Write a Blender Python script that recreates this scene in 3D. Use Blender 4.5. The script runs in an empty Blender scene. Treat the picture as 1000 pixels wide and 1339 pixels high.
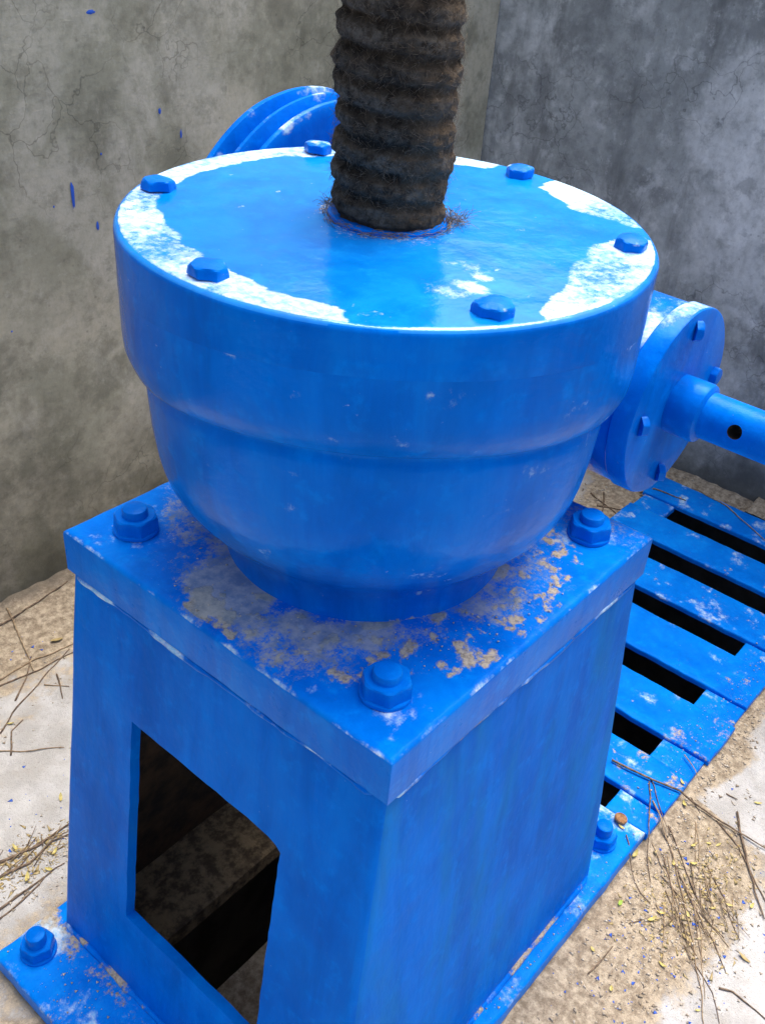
import bpy, bmesh, math, random
import numpy as np
from mathutils import Vector, Matrix

random.seed(7)
rng = np.random.default_rng(7)
S = bpy.context.scene
COL = S.collection

# ------------------------------------------------------------------ camera
cd = bpy.data.cameras.new('camera')
cam = bpy.data.objects.new('camera', cd); COL.objects.link(cam)
CPOS = Vector((-.5720, -.4595, .5288)); YAW, PIT, ROL = .6599, .6019, .0867
fwd = Vector((math.cos(YAW) * math.cos(PIT), math.sin(YAW) * math.cos(PIT), -math.sin(PIT)))
rt = fwd.cross(Vector((0, 0, 1))).normalized(); up = rt.cross(fwd)
rt2 = rt * math.cos(ROL) + up * math.sin(ROL); up2 = -rt * math.sin(ROL) + up * math.cos(ROL)
cam.matrix_world = Matrix(((rt2.x, up2.x, -fwd.x, CPOS.x), (rt2.y, up2.y, -fwd.y, CPOS.y),
                           (rt2.z, up2.z, -fwd.z, CPOS.z), (0, 0, 0, 1)))
cd.sensor_fit = 'VERTICAL'; cd.sensor_height = 24; cd.lens = 1290.7 / 1339 * 24
cd.clip_start = .02; cd.clip_end = 200
S.camera = cam

# ------------------------------------------------------------------ sky, sun, exposure
SUN_EL, SUN_AZ = math.radians(70), math.radians(5)     # azimuth in the xy plane, from +x
w = bpy.data.worlds.new('World'); S.world = w; w.use_nodes = True
nt = w.node_tree
bg = nt.nodes['Background']; sky = nt.nodes.new('ShaderNodeTexSky'); sky.sky_type = 'NISHITA'
sky.sun_disc = False; sky.sun_elevation = SUN_EL; sky.sun_rotation = math.pi / 2 - SUN_AZ
sky.air_density = 1.0; sky.dust_density = 4.0; sky.ozone_density = 1.0
nt.links.new(sky.outputs[0], bg.inputs[0]); bg.inputs[1].default_value = .15
ld = bpy.data.lights.new('sun', 'SUN'); sun = bpy.data.objects.new('sun', ld); COL.objects.link(sun)
ld.energy = 2.3; ld.angle = math.radians(42); ld.color = (1, .95, .87)
sd = Vector((math.cos(SUN_AZ) * math.cos(SUN_EL), math.sin(SUN_AZ) * math.cos(SUN_EL), math.sin(SUN_EL)))
sun.rotation_euler = sd.to_track_quat('Z', 'Y').to_euler()
sun.location = (0, 0, 5)
S.view_settings.view_transform = 'Standard'; S.view_settings.look = 'None'
S.view_settings.gamma = 1; S.view_settings.use_curve_mapping = False
S.view_settings.exposure = .92
S.render.engine = 'CYCLES'

# ------------------------------------------------------------------ numpy noise
def _h(ix, iy, iz):
    n = (ix.astype(np.int64) * 374761393 + iy.astype(np.int64) * 668265263 + iz.astype(np.int64) * 1274126177) & 0xffffffff
    n = ((n ^ (n >> 13)) * 1103515245) & 0xffffffff
    n = ((n ^ (n >> 16)) * 2246822519) & 0xffffffff
    return ((n ^ (n >> 15)) & 0xffffff) / float(0xffffff) * 2 - 1
def vnoise(p, s):
    q = np.asarray(p, float) * s + 1000.0
    i = np.floor(q); f = q - i; f = f * f * (3 - 2 * f); i = i.astype(np.int64)
    r = 0
    for dx in (0, 1):
        for dy in (0, 1):
            for dz in (0, 1):
                wt = (f[:, 0] if dx else 1 - f[:, 0]) * (f[:, 1] if dy else 1 - f[:, 1]) * (f[:, 2] if dz else 1 - f[:, 2])
                r = r + wt * _h(i[:, 0] + dx, i[:, 1] + dy, i[:, 2] + dz)
    return r
def fbm(p, s, o=4, g=.5):
    a = 1; t = 0; n = 0
    for k in range(o):
        t = t + a * vnoise(p, s * 2 ** k + k * .37); n += a; a *= g
    return t / n
def sstep(a, b, x):
    t = np.clip((np.asarray(x) - a) / (b - a), 0, 1); return t * t * (3 - 2 * t)

# ------------------------------------------------------------------ node helpers
class NT:
    def __init__(s, name):
        s.m = bpy.data.materials.new(name); s.m.use_nodes = True; s.t = s.m.node_tree
        s.b = s.t.nodes['Principled BSDF']
        s.co = s.t.nodes.new('ShaderNodeTexCoord').outputs['Object']
    def n(s, typ, **kw):
        x = s.t.nodes.new(typ)
        for k, v in kw.items(): setattr(x, k, v)
        return x
    def put(s, sock, v):
        if isinstance(v, bpy.types.NodeSocket): s.t.links.new(v, sock)
        elif isinstance(v, (tuple, list)) and len(v) == 3 and sock.type == 'RGBA': sock.default_value = (*v, 1)
        else: sock.default_value = v
    def noise(s, scale, detail=4, rough=.55, vec=None, dist=0.0):
        x = s.n('ShaderNodeTexNoise'); x.inputs['Scale'].default_value = scale; x.inputs['Detail'].default_value = detail
        x.inputs['Roughness'].default_value = rough; x.inputs['Distortion'].default_value = dist
        s.t.links.new(vec or s.co, x.inputs['Vector']); return x.outputs['Fac']
    def voro(s, scale, feature='F1', vec=None):
        x = s.n('ShaderNodeTexVoronoi', feature=feature); x.inputs['Scale'].default_value = scale
        s.t.links.new(vec or s.co, x.inputs['Vector']); return x.outputs['Distance']
    def map(s, sc=(1, 1, 1), loc=(0, 0, 0), rot=(0, 0, 0)):
        x = s.n('ShaderNodeMapping'); x.inputs['Scale'].default_value = sc; x.inputs['Location'].default_value = loc
        x.inputs['Rotation'].default_value = rot; s.t.links.new(s.co, x.inputs['Vector']); return x.outputs[0]
    def rng(s, v, a, b, c=0.0, d=1.0, smooth=True):
        x = s.n('ShaderNodeMapRange', interpolation_type='SMOOTHSTEP' if smooth else 'LINEAR')
        for k, q in zip(('From Min', 'From Max', 'To Min', 'To Max'), (a, b, c, d)): s.put(x.inputs[k], q)
        s.put(x.inputs['Value'], v); return x.outputs[0]
    def math(s, op, a, b=0.0, c=0.0):
        x = s.n('ShaderNodeMath', operation=op); s.put(x.inputs[0], a); s.put(x.inputs[1], b)
        if op in ('MULTIPLY_ADD',): s.put(x.inputs[2], c)
        return x.outputs[0]
    def mix(s, f, a, b):
        x = s.n('ShaderNodeMix', data_type='RGBA'); s.put(x.inputs['Factor'], f); s.put(x.inputs[6], a); s.put(x.inputs[7], b)
        return x.outputs[2]
    def attr(s, name='mask'):
        x = s.n('ShaderNodeAttribute'); x.attribute_name = name
        y = s.n('ShaderNodeSeparateColor'); s.t.links.new(x.outputs['Color'], y.inputs[0]); return y.outputs
    def bump(s, h, strength=.3, dist=.002, prev=None):
        x = s.n('ShaderNodeBump'); x.inputs['Strength'].default_value = strength; x.inputs['Distance'].default_value = dist
        s.t.links.new(h, x.inputs['Height'])
        if prev is not None: s.t.links.new(prev, x.inputs['Normal'])
        return x.outputs[0]
    def out(s, col=None, rough=None, normal=None, spec=None):
        if col is not None: s.put(s.b.inputs['Base Color'], col)
        if rough is not None: s.put(s.b.inputs['Roughness'], rough)
        if normal is not None: s.t.links.new(normal, s.b.inputs['Normal'])
        if spec is not None: s.put(s.b.inputs['Specular IOR Level'], spec)
        return s.m

BLUE = (.0, .158, .68)
BLUE_D = (.0, .122, .57)
BLUE_L = (.0002, .215, .78)
SAND = (.52, .44, .32)
def blue_paint(name, rough=.33, wear=.5, dust=.0, streak=0.0, cols=None, spec=.14, tint=(.10, .50, 1.0), bmp=1.0):
    t = NT(name); BLUE_D, BLUE, BLUE_L = cols or (globals()['BLUE_D'], globals()['BLUE'], globals()['BLUE_L'])
    a = t.attr()
    big = t.noise(9, 3)
    c = t.mix(t.rng(big, .35, .65), BLUE_D, BLUE)
    c = t.mix(t.rng(t.noise(55, 5, .65), .52, .72, 0, .55), c, BLUE_L)
    # thin dry dust film, uneven; also painted sheen on the pedestal's -y face
    film = t.rng(t.noise(22, 5, .6, t.map((1, 1, .25))), .40, .75, 0, dust)
    c = t.mix(film, c, (.035, .215, .46))
    # pale scuffs and pin-prick chips
    ch = t.math('MULTIPLY', t.rng(t.noise(210, 3, .6, t.map((1, 1, 1.8), rot=(.4, .3, .6))), .70, .76), t.rng(t.noise(16, 4, .6), .50, .66))
    # brushed-on unevenness: thin and thick passes of paint
    br = t.noise(26, 5, .65, t.map((1, 1, .18), rot=(.25, .1, 0)), .4)
    c = t.mix(t.rng(br, .46, .70, 0, .45), c, BLUE_L)
    c = t.mix(t.rng(br, .52, .30, 0, .40), c, tuple(q * .72 for q in BLUE_D))
    c = t.mix(t.math('MULTIPLY', ch, wear), c, (.60, .70, .80))
    # sand / dirt carried by the mask (G), dirt crumbs break it up
    g = t.math('ADD', a[1], t.math('MULTIPLY', t.math('SUBTRACT', t.noise(150, 5, .7), .5), .9))
    gm = t.math('MULTIPLY', t.rng(g, .42, .62), t.rng(a[1], .02, .12))
    sandc = t.mix(t.rng(t.noise(260, 5, .7), .30, .62), (.24, .20, .15), SAND)
    c = t.mix(gm, c, sandc)
    # grey dust (B)
    bn = t.math('ADD', t.math('MULTIPLY', t.math('SUBTRACT', t.noise(170, 8, .8), .5), 1.9), a[2])
    b = t.math('MULTIPLY', t.rng(bn, .28, .72, 0, .80), t.rng(a[2], .02, .15))
    c = t.mix(b, c, t.mix(t.rng(t.noise(45, 6, .7), .36, .62), (.20, .25, .28), (.46, .44, .38)))
    # white residue, plus painted glare on cover and worm housing (R)
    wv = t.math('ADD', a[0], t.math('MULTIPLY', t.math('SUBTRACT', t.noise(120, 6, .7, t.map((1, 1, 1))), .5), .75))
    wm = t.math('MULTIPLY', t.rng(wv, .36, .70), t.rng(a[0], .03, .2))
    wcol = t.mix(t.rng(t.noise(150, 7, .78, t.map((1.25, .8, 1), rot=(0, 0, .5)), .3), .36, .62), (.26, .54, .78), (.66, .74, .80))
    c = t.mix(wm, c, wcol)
    r = t.math('ADD', rough, t.math('MULTIPLY', t.math('SUBTRACT', t.noise(35, 4), .5), .18))
    r = t.math('ADD', r, t.math('MULTIPLY', t.math('MAXIMUM', t.math('MAXIMUM', gm, b), wm), .45))
    r = t.math('ADD', r, t.math('MULTIPLY', film, .35))
    nb = t.bump(t.noise(28, 3), .35 * bmp, .005); nb = t.bump(br, .25 * bmp, .0015, nb)
    nb = t.bump(t.noise(170, 4, .6, t.map((1, 1, .35 if streak else 1))), (.22 + streak) * bmp, .0012, nb)
    nb = t.bump(t.noise(430, 3, .6), .16 * bmp, .0007, nb)
    nb = t.bump(t.math('ADD', gm, t.math('MULTIPLY', wm, .6)), .5, .0012, nb)
    t.put(t.b.inputs['Specular Tint'], tint)
    return t.out(c, r, nb, spec)

M = {}
M['blue'] = blue_paint('blue_enamel', .19, .5, .10)
M['blue_cover'] = blue_paint('top_lit_blue_enamel', .13, .9, .0, 0, ((.001, .19, .68), (.002, .235, .74), (.008, .31, .80)), .9, (.7, .9, 1.0), .45)  # paler enamel for the cover top: sky light put into the colour
M['blue_dusty'] = blue_paint('blue_enamel_pedestal', .34, .4, .08, .18, None, .03)
M['blue_film_and_sheen'] = blue_paint('blue_enamel_dust_and_sheen', .46, .5, .60, .25, None, .03)  # dust film plus reflected ground and sky light, painted into the colour
M['blue_plate'] = blue_paint('blue_enamel_top_plate', .30, .9, .03, 0, ((.0001, .14, .62), (.0002, .18, .70), (.001, .25, .8)))
M['blue_slat'] = blue_paint('blue_enamel_slat', .36, 1.0, .06, 0, ((.0001, .145, .64), (.0002, .185, .72), (.002, .26, .82)))

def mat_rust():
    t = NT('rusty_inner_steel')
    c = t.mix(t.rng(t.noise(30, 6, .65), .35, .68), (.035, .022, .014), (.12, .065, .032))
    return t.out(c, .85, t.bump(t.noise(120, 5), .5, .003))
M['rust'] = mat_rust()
def mat_duststeel():
    t = NT('sand_dusted_rusty_steel')
    c = t.mix(t.rng(t.noise(60, 6, .7), .38, .62), (.10, .07, .042), (.34, .245, .14))
    return t.out(c, .95, t.bump(t.noise(160, 5), .7, .004))
M['dusty_rust'] = mat_duststeel()
def mat_wall(name, c1, c2, stain, seed, pale):
    t = NT(name)
    v = t.map((1, 1, 1), (seed, seed * 2, 0))
    a = t.noise(2.6, 6, .62, v, .1); b = t.noise(8, 8, .70, v, .12); f = t.noise(70, 6, .7, v)
    st = t.noise(5.5, 6, .65, t.map((1.6, 1.6, .30), (seed + 3, 1, 0)), .15)
    c = t.mix(t.rng(a, .42, .58), c1, c2)
    c = t.mix(t.rng(b, .46, .62, 0, .62), c, stain)
    c = t.mix(t.rng(t.noise(3.4, 7, .62, t.map((1, 1, .8), (seed * 3, 7, 1)), .2), .50, .60, 0, .55), c, pale)
    c = t.mix(t.rng(st, .50, .70, 0, .65), c, tuple(x * .55 for x in stain))
    c = t.mix(t.rng(t.noise(6, 7, .7, t.map((1, 1, .7), (seed + 9, 4, 2)), .25), .51, .70, 0, .75), c, pale)
    c = t.mix(t.rng(f, .40, .75, 0, .35), c, tuple(x * .5 for x in c1))
    # trowel lines
    tl = t.noise(14, 5, .6, t.map((.45, .45, 7), (seed, 0, 5), (.06, .05, 0)), .3)
    c = t.mix(t.rng(tl, .56, .78, 0, .10), c, tuple(x * .45 for x in c2))
    # hairline map cracks
    wv = t.n('ShaderNodeVectorMath', operation='MULTIPLY_ADD')
    nz = t.n('ShaderNodeTexNoise'); nz.inputs['Scale'].default_value = 9; nz.inputs['Detail'].default_value = 5
    t.t.links.new(v, nz.inputs['Vector']); t.t.links.new(nz.outputs['Color'], wv.inputs[0])
    wv.inputs[1].default_value = (.16, .16, .16); t.t.links.new(v, wv.inputs[2])
    mid = t.noise(26, 8, .72, v); c = t.mix(t.rng(mid, .50, .66, 0, .42), c, stain); c = t.mix(t.rng(mid, .46, .32, 0, .35), c, pale)
    pores = t.math('MULTIPLY', t.rng(t.voro(75, 'F1', v), .10, .22, 1, 0), t.rng(t.noise(20, 3, .5, v), .52, .62))
    c = t.mix(t.math('MULTIPLY', pores, .3), c, tuple(x * .35 for x in stain))
    cr = t.voro(11, 'DISTANCE_TO_EDGE', wv.outputs[0])
    cm = t.math('MULTIPLY', t.rng(cr, 0.0, .016, 1, 0), t.rng(t.noise(4, 3, .5, v), .48, .62, 0, .45))
    c = t.mix(cm, c, tuple(x * .3 for x in stain))
    # grime creeping up from the floor in uneven patches (a stain with its own outline)
    sx = t.n('ShaderNodeSeparateXYZ'); t.t.links.new(t.co, sx.inputs[0])
    gr = t.math('ADD', sx.outputs[2], t.math('MULTIPLY', t.math('SUBTRACT', t.noise(7, 6, .65, v), .5), .75))
    c = t.mix(t.rng(gr, .02, .50, .9, 0), c, tuple(x * .42 for x in stain))
    h = t.math('ADD', t.math('MULTIPLY', f, .35), t.math('MULTIPLY', tl, .15))
    n = t.bump(h, .55, .004); n = t.bump(t.noise(260, 4, .7), .35, .0012, n); n = t.bump(cm, -.3, .002, n); n = t.bump(pores, -.5, .003, n)
    return t.out(c, .9, n, .3)
M['wall_l'] = mat_wall('stained_grey_brown_cement_render', (.37, .34, .235), (.55, .485, .345), (.185, .17, .115), 1.7, (.64, .575, .44))
M['wall_r'] = mat_wall('cool_grey_cement_render', (.36, .37, .35), (.60, .60, .57), (.17, .175, .17), 6.1, (.82, .815, .78))
def mat_ground():
    t = NT('sandy_cement_floor'); a = t.attr()
    c = t.mix(t.rng(t.noise(14, 6, .65), .38, .64), (.44, .42, .39), (.57, .555, .53))
    c = t.mix(t.rng(t.noise(42, 5, .7), .52, .72, 0, .5), c, (.40, .36, .31))
    sd_ = t.mix(t.rng(t.noise(90, 6, .72), .34, .68), (.24, .185, .125), (.56, .46, .33))
    sm = t.rng(t.math('ADD', a[0], t.math('MULTIPLY', t.math('SUBTRACT', t.noise(45, 6, .7), .5), .8)), .38, .62)
    c = t.mix(sm, c, sd_)
    c = t.mix(t.rng(t.math('ADD', a[1], t.math('MULTIPLY', t.math('SUBTRACT', t.noise(20, 6, .7), .5), .7)), .35, .75, 0, .85), c, (.15, .125, .095))
    c = t.mix(t.rng(t.noise(380, 2), .66, .74, 0, .55), c, (.16, .13, .10))
    n = t.bump(t.noise(120, 6, .7), .6, .004); n = t.bump(t.noise(480, 3, .6), .5, .0015, n)
    return t.out(c, .92, n, .25)
M['ground'] = mat_ground()
def mat_plain(name, c1, c2, rough=.8, scale=90, bump=.3, bd=.0015, spec=.4):
    t = NT(name)
    return t.out(t.mix(t.rng(t.noise(scale, 5, .65), .35, .66), c1, c2), rough, t.bump(t.noise(scale * 2.5, 4), bump, bd), spec)
M['pit'] = mat_plain('dark_pit_concrete', (.07, .06, .048), (.15, .125, .10), .9, 12)  # dark brown-grey concrete of the pit box
def mat_stem():
    t = NT('greasy_screw_under_lint'); a = t.attr()
    c = t.mix(t.rng(t.noise(60, 6, .7), .36, .66), (.022, .016, .011), (.085, .062, .042))
    br = t.math('ADD', a[0], t.math('MULTIPLY', t.math('SUBTRACT', t.noise(110, 6, .75), .5), 1.1))
    c = t.mix(t.rng(br, .30, .80, 0, .9), c, t.mix(t.noise(300, 3), (.055, .040, .027), (.22, .155, .10)))
    c = t.mix(t.math('MULTIPLY', a[1], t.rng(t.noise(180, 6, .75), .36, .64, 0, .9)), c, (.19, .16, .125))
    c = t.mix(t.rng(t.noise(420, 4, .7), .60, .76, 0, .6), c, (.22, .19, .155))
    n = t.bump(t.noise(150, 6, .75), .9, .004); n = t.bump(t.noise(600, 3), .6, .0012, n)
    return t.out(c, .88, n, .10)
M['stem'] = mat_stem()
M['lint'] = mat_plain('brown_lint', (.08, .058, .04), (.30, .22, .15), .9, 200, 0)
M['twig'] = mat_plain('dry_brown_twig', (.085, .058, .038), (.26, .18, .115), .85, 150)
M['twig_pale'] = mat_plain('pale_straw_twig', (.22, .15, .085), (.42, .31, .19), .85, 150)
M['leaf'] = mat_plain('yellowed_leaflet', (.50, .40, .10), (.66, .58, .26), .6, 120)
M['leaf_brown'] = mat_plain('tan_dry_leaf', (.36, .26, .10), (.52, .42, .22), .7, 120)
M['leaf_green'] = mat_plain('green_leaflet', (.24, .38, .04), (.42, .55, .10), .6, 120)
M['cap'] = mat_plain('brown_seed_husk', (.20, .095, .04), (.38, .20, .09), .75, 150)
M['crumb'] = mat_plain('sand_crumbs', (.30, .24, .17), (.62, .54, .43), .95, 60)
M['fleck'] = mat_plain('blue_paint_fleck', (.01, .08, .48), (.05, .16, .66), .5, 60)
M['weld'] = blue_paint('blue_painted_weld', .36, 1.6, .1)
M['black'] = mat_plain('bore_dark', (.02, .016, .012), (.05, .035, .02), .9, 80)

# ------------------------------------------------------------------ mesh helpers
def mesh(name, V, F, mask=None, smooth=True, mats=None, fm=None):
    me = bpy.data.meshes.new(name)
    me.from_pydata([tuple(map(float, v)) for v in V], [], F)
    if mask is not None:
        at = me.color_attributes.new('mask', 'FLOAT_COLOR', 'POINT')
        arr = np.ones((len(V), 4), np.float32); arr[:, :3] = mask
        at.data.foreach_set('color', arr.ravel())
    if mats:
        for m in mats: me.materials.append(m)
    if fm is not None: me.polygons.foreach_set('material_index', fm)
    if smooth is True: me.polygons.foreach_set('use_smooth', [True] * len(me.polygons))
    me.update(); return me
def autosmooth(me, ang=35):
    bm = bmesh.new(); bm.from_mesh(me); bmesh.ops.recalc_face_normals(bm, faces=bm.faces[:])
    a = math.radians(ang)
    for e in bm.edges: e.smooth = not (len(e.link_faces) == 2 and e.calc_face_angle(0) > a)
    for f in bm.faces: f.smooth = True
    bm.to_mesh(me); bm.free(); return me
def wloc(o):
    v = Vector((0, 0, 0))
    while o: v = v + o.location; o = o.parent
    return v
def obj(name, me, m=None, parent=None, loc=(0, 0, 0), rot=None):
    """link a mesh; loc is in world coordinates, parents carry translation only"""
    o = bpy.data.objects.new(name, me); COL.objects.link(o)
    if m is not None and not me.materials: me.materials.append(m)
    p = Vector(loc)
    if parent: o.parent = parent; p = p - wloc(parent)
    o.location = p
    if rot is not None: o.rotation_euler = rot
    return o
def empty(name, loc):
    o = bpy.data.objects.new(name, None); COL.objects.link(o); o.location = loc; o.empty_display_size = .05; return o
def tag(o, label=None, cat=None, group=None, kind=None):
    if label: o['label'] = label
    if cat: o['category'] = cat
    if group: o['group'] = group
    if kind: o['kind'] = kind
    return o
def shift(me, loc):
    """express world-coordinate mesh data relative to loc"""
    me.transform(Matrix.Translation(-Vector(loc))); return me

def grid_lines(a, b, cell, b0=0.0):
    n = max(1, int(round((b - a - 2 * b0) / cell)))
    core = list(np.linspace(a + b0, b - b0, n + 1))
    if b0 > 0: core = [a, a + b0 * .12, a + b0 * .45] + core + [b - b0 * .45, b - b0 * .12, b]
    return np.array(core)
def slab(name, x0, x1, y0, y1, z0, z1, cell=.01, bev=.004, hole=None, zf=None, maskf=None, edge_noise=0.0):
    """height-field slab: rounded top edges, vertical sides, optional rectangular hole"""
    X = grid_lines(x0, x1, cell, bev); Y = grid_lines(y0, y1, cell, bev)
    if hole:
        hx0, hx1, hy0, hy1 = hole
        for hv in (hx0, hx1): X[np.abs(X - hv).argmin()] = hv
        for hv in (hy0, hy1): Y[np.abs(Y - hv).argmin()] = hv
    nx, ny = len(X), len(Y)
    gx, gy = np.meshgrid(X, Y, indexing='ij'); gx = gx.ravel(); gy = gy.ravel()
    dx = np.minimum(gx - x0, x1 - gx); dy = np.minimum(gy - y0, y1 - gy)
    def drop(d):
        q = np.clip(bev - d, 0, bev) if bev > 0 else d * 0
        return (bev - np.sqrt(np.maximum(bev * bev - q * q, 0))) if bev > 0 else q
    gz = z1 - np.maximum(drop(dx), drop(dy))
    P = np.stack([gx, gy, gz], 1)
    if zf is not None: P[:, 2] += zf(gx, gy)
    if edge_noise > 0:
        e = np.minimum(dx, dy) < bev * .5
        nn = np.stack([vnoise(P, 60), vnoise(P + 50, 60)], 1) * edge_noise
        P[e, :2] += nn[e]
    idx = lambda i, j: i * ny + j
    F = []
    used = set()
    for i in range(nx - 1):
        for j in range(ny - 1):
            cx, cy = (X[i] + X[i + 1]) / 2, (Y[j] + Y[j + 1]) / 2
            if hole and hx0 < cx < hx1 and hy0 < cy < hy1: continue
            F.append((idx(i, j), idx(i + 1, j), idx(i + 1, j + 1), idx(i, j + 1))); used.add((i, j))
    # sides: boundary edges down to z0
    V = list(map(tuple, P)); low = {}
    def lowv(k):
        if k not in low: low[k] = len(V); V.append((V[k][0], V[k][1], z0))
        return low[k]
    cnt = {}
    for f in F:
        for a, b in zip(f, f[1:] + f[:1]):
            cnt[(a, b)] = 1
    B = [(a, b) for (a, b) in cnt if (b, a) not in cnt]
    for a, b in B: F.append((b, a, lowv(a), lowv(b)))
    V = np.array(V)
    mk = np.zeros((len(V), 3))
    if maskf is not None: mk = np.clip(maskf(V), 0, 1)
    me = mesh(name, V, F, mk)
    return autosmooth(me, 50)

def lathe_rings(rings, nseg, close_top=False, close_bot=False):
    """rings: list of (n,3) arrays"""
    V = np.concatenate(rings); n = nseg; F = []
    for k in range(len(rings) - 1):
        for i in range(n):
            j = (i + 1) % n
            F.append((k * n + i, k * n + j, (k + 1) * n + j, (k + 1) * n + i))
    if close_bot: F.append(tuple(range(n - 1, -1, -1)))
    if close_top: F.append(tuple((len(rings) - 1) * n + i for i in range(n)))
    return V, F
def revolve(name, prof, n=64, axis='Z', jit=0.0, cap=True):
    th = np.linspace(0, 2 * np.pi, n, endpoint=False); rings = []
    for r, h in prof:
        c, s_ = r * np.cos(th), r * np.sin(th)
        rings.append(np.stack([c, s_, 0 * th + h], 1) if axis == 'Z' else np.stack([c, 0 * th + h, s_], 1))
    V, F = lathe_rings(rings, n, cap, cap)
    if jit: V = V + np.stack([vnoise(V + 9, 30), vnoise(V + 31, 30), vnoise(V + 77, 30)], 1) * jit
    return autosmooth(mesh(name, V, F, np.zeros((len(V), 3))), 32)
def hexbolt(name, flats, h, cham=.0025, washer=None, dome=0.0, jit=.0004, seed=0):
    """a hex head / nut with chamfered top, rounded as if heavily painted"""
    n = 48; th = np.linspace(0, 2 * np.pi, n, endpoint=False)
    R = flats / 2
    a = (th + math.pi / 6) % (math.pi / 3) - math.pi / 6
    hexr = R / np.cos(a); hexr = np.minimum(hexr, R * 1.135)
    rings = []
    def ring(r, z): rings.append(np.stack([r * np.cos(th), r * np.sin(th), 0 * th + z], 1))
    if washer: ring(0 * th + washer, 0); ring(0 * th + washer, .0025); ring(0 * th + washer * .97, .0035); z0 = .0035
    else: z0 = 0
    ring(hexr, z0); ring(hexr, h - cham)
    ring(np.minimum(hexr * .985, R * 1.06), h - cham * .35)
    ring(np.minimum(hexr, R * .96), h); ring(0 * th + R * .6, h + dome * .7); ring(0 * th + R * .15, h + dome)
    V, F = lathe_rings(rings, n, True, True)
    V = V + np.stack([vnoise(V + seed + 3, 90), vnoise(V + seed + 31, 90), vnoise(V + seed + 7, 90)], 1) * jit
    return autosmooth(mesh(name, V, F, np.zeros((len(V), 3))), 28)
def tube(V, F, pts, r0, r1=None, n=6):
    """append a tapered tube along pts to V, F lists"""
    r1 = r0 if r1 is None else r1
    pts = [Vector(p) for p in pts]; base = len(V); m = len(pts)
    for k, p in enumerate(pts):
        d = (pts[min(k + 1, m - 1)] - pts[max(k - 1, 0)]).normalized()
        u = d.cross(Vector((0, 0, 1)))
        if u.length < 1e-3: u = d.cross(Vector((1, 0, 0)))
        u.normalize(); v = d.cross(u)
        r = r0 + (r1 - r0) * k / max(1, m - 1)
        for i in range(n):
            a = 2 * math.pi * i / n
            q = p + (u * math.cos(a) + v * math.sin(a)) * r; V.append((q.x, q.y, q.z))
    for k in range(m - 1):
        for i in range(n):
            j = (i + 1) % n
            F.append((base + k * n + i, base + k * n + j, base + (k + 1) * n + j, base + (k + 1) * n + i))
    F.append(tuple(base + i for i in range(n - 1, -1, -1))); F.append(tuple(base + (m - 1) * n + i for i in range(n)))

# ================================================================== SETTING: ground, pit, walls
GZ = -.582
HOLE1 = (-.19, 1.215, .03, .16); HOLE2 = (.0, 1.215, -.19, .16)
def ground_h(x, y):
    P = np.stack([x, y, 0 * x], 1)
    z = GZ + .004 * fbm(P, 7, 4) + .0028 * fbm(P, 45, 4)
    # mortar haunched against the slat ends, sand drifted against the foot plate
    e1 = sstep(-.40, -.245, y) * sstep(.30, .42, x) * (y < 0)
    z = z + e1 * .022
    e2 = sstep(-.36, -.24, y) * sstep(-.1, .1, x) * (1 - sstep(.30, .42, x)) * (y < 0)
    z = z + e2 * .008
    e3 = sstep(.36, .24, y) * (y > 0) * sstep(-.40, -.2, x)
    z = z + e3 * .006
    far = sstep(1.15, 1.26, x) + sstep(.66, .78, y)
    z = z + np.clip(far, 0, 1) * (.012 + .006 * fbm(P, 22, 3))
    return z
def axis_lines(lo, hi, dlo, dhi, fine, coarse, must):
    a = list(np.arange(lo, dlo, coarse)) + list(np.arange(dlo, dhi, fine)) + list(np.arange(dhi, hi, coarse)) + [hi]
    a = np.array(sorted(set(a)))
    for m_ in must: a[np.abs(a - m_).argmin()] = m_
    return a
GXs = axis_lines(-2.4, 1.30, -.40, 1.30, .006, .08, (-.19, 0, 1.215))
GYs = axis_lines(-2.4, .81, -.56, .80, .006, .08, (.03, .16, -.19))
gx, gy = np.meshgrid(GXs, GYs, indexing='ij'); sh = gx.shape
gxf, gyf = gx.ravel(), gy.ravel(); gz = ground_h(gxf, gyf)
cxs = (GXs[:-1] + GXs[1:]) / 2; cys = (GYs[:-1] + GYs[1:]) / 2
ccx, ccy = np.meshgrid(cxs, cys, indexing='ij')
inh = np.zeros(ccx.shape, bool)
for h in (HOLE1, HOLE2): inh |= (ccx > h[0]) & (ccx < h[1]) & (ccy > h[2]) & (ccy < h[3])
I = np.arange(gxf.size).reshape(sh)
quads = np.stack([I[:-1, :-1], I[1:, :-1], I[1:, 1:], I[:-1, 1:]], -1)[~inh]
P = np.stack([gxf, gyf, gz], 1)
Pf = P * [1, 1, 0]
sand = np.zeros(len(P))
sand += sstep(-.50, -.27, gyf) * (gyf < 0) * (gxf < .46) * sstep(-.35, -.1, gxf) * (.95 + .5 * fbm(Pf + 5, 6, 3))
sand += sstep(-.30, -.243, gyf) * (gyf < 0) * (gxf >= .42) * .75
sand += sstep(.34, .24, gyf) * (gyf > 0) * .55
sand += sstep(.10, .40, fbm(Pf + 20, 5, 4)) * .45
sand += sstep(.9, 1.25, gxf) * .5 + sstep(.58, .74, gyf) * .7
dark = sstep(.68, .82, gyf) * .8 + sstep(1.16, 1.28, gxf) * .4
me = mesh('ground', P, [tuple(map(int, q)) for q in quads], np.clip(np.stack([sand, dark, 0 * sand], 1), 0, 1))
g = obj('ground', me, M['ground']); tag(g, kind='structure')
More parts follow.
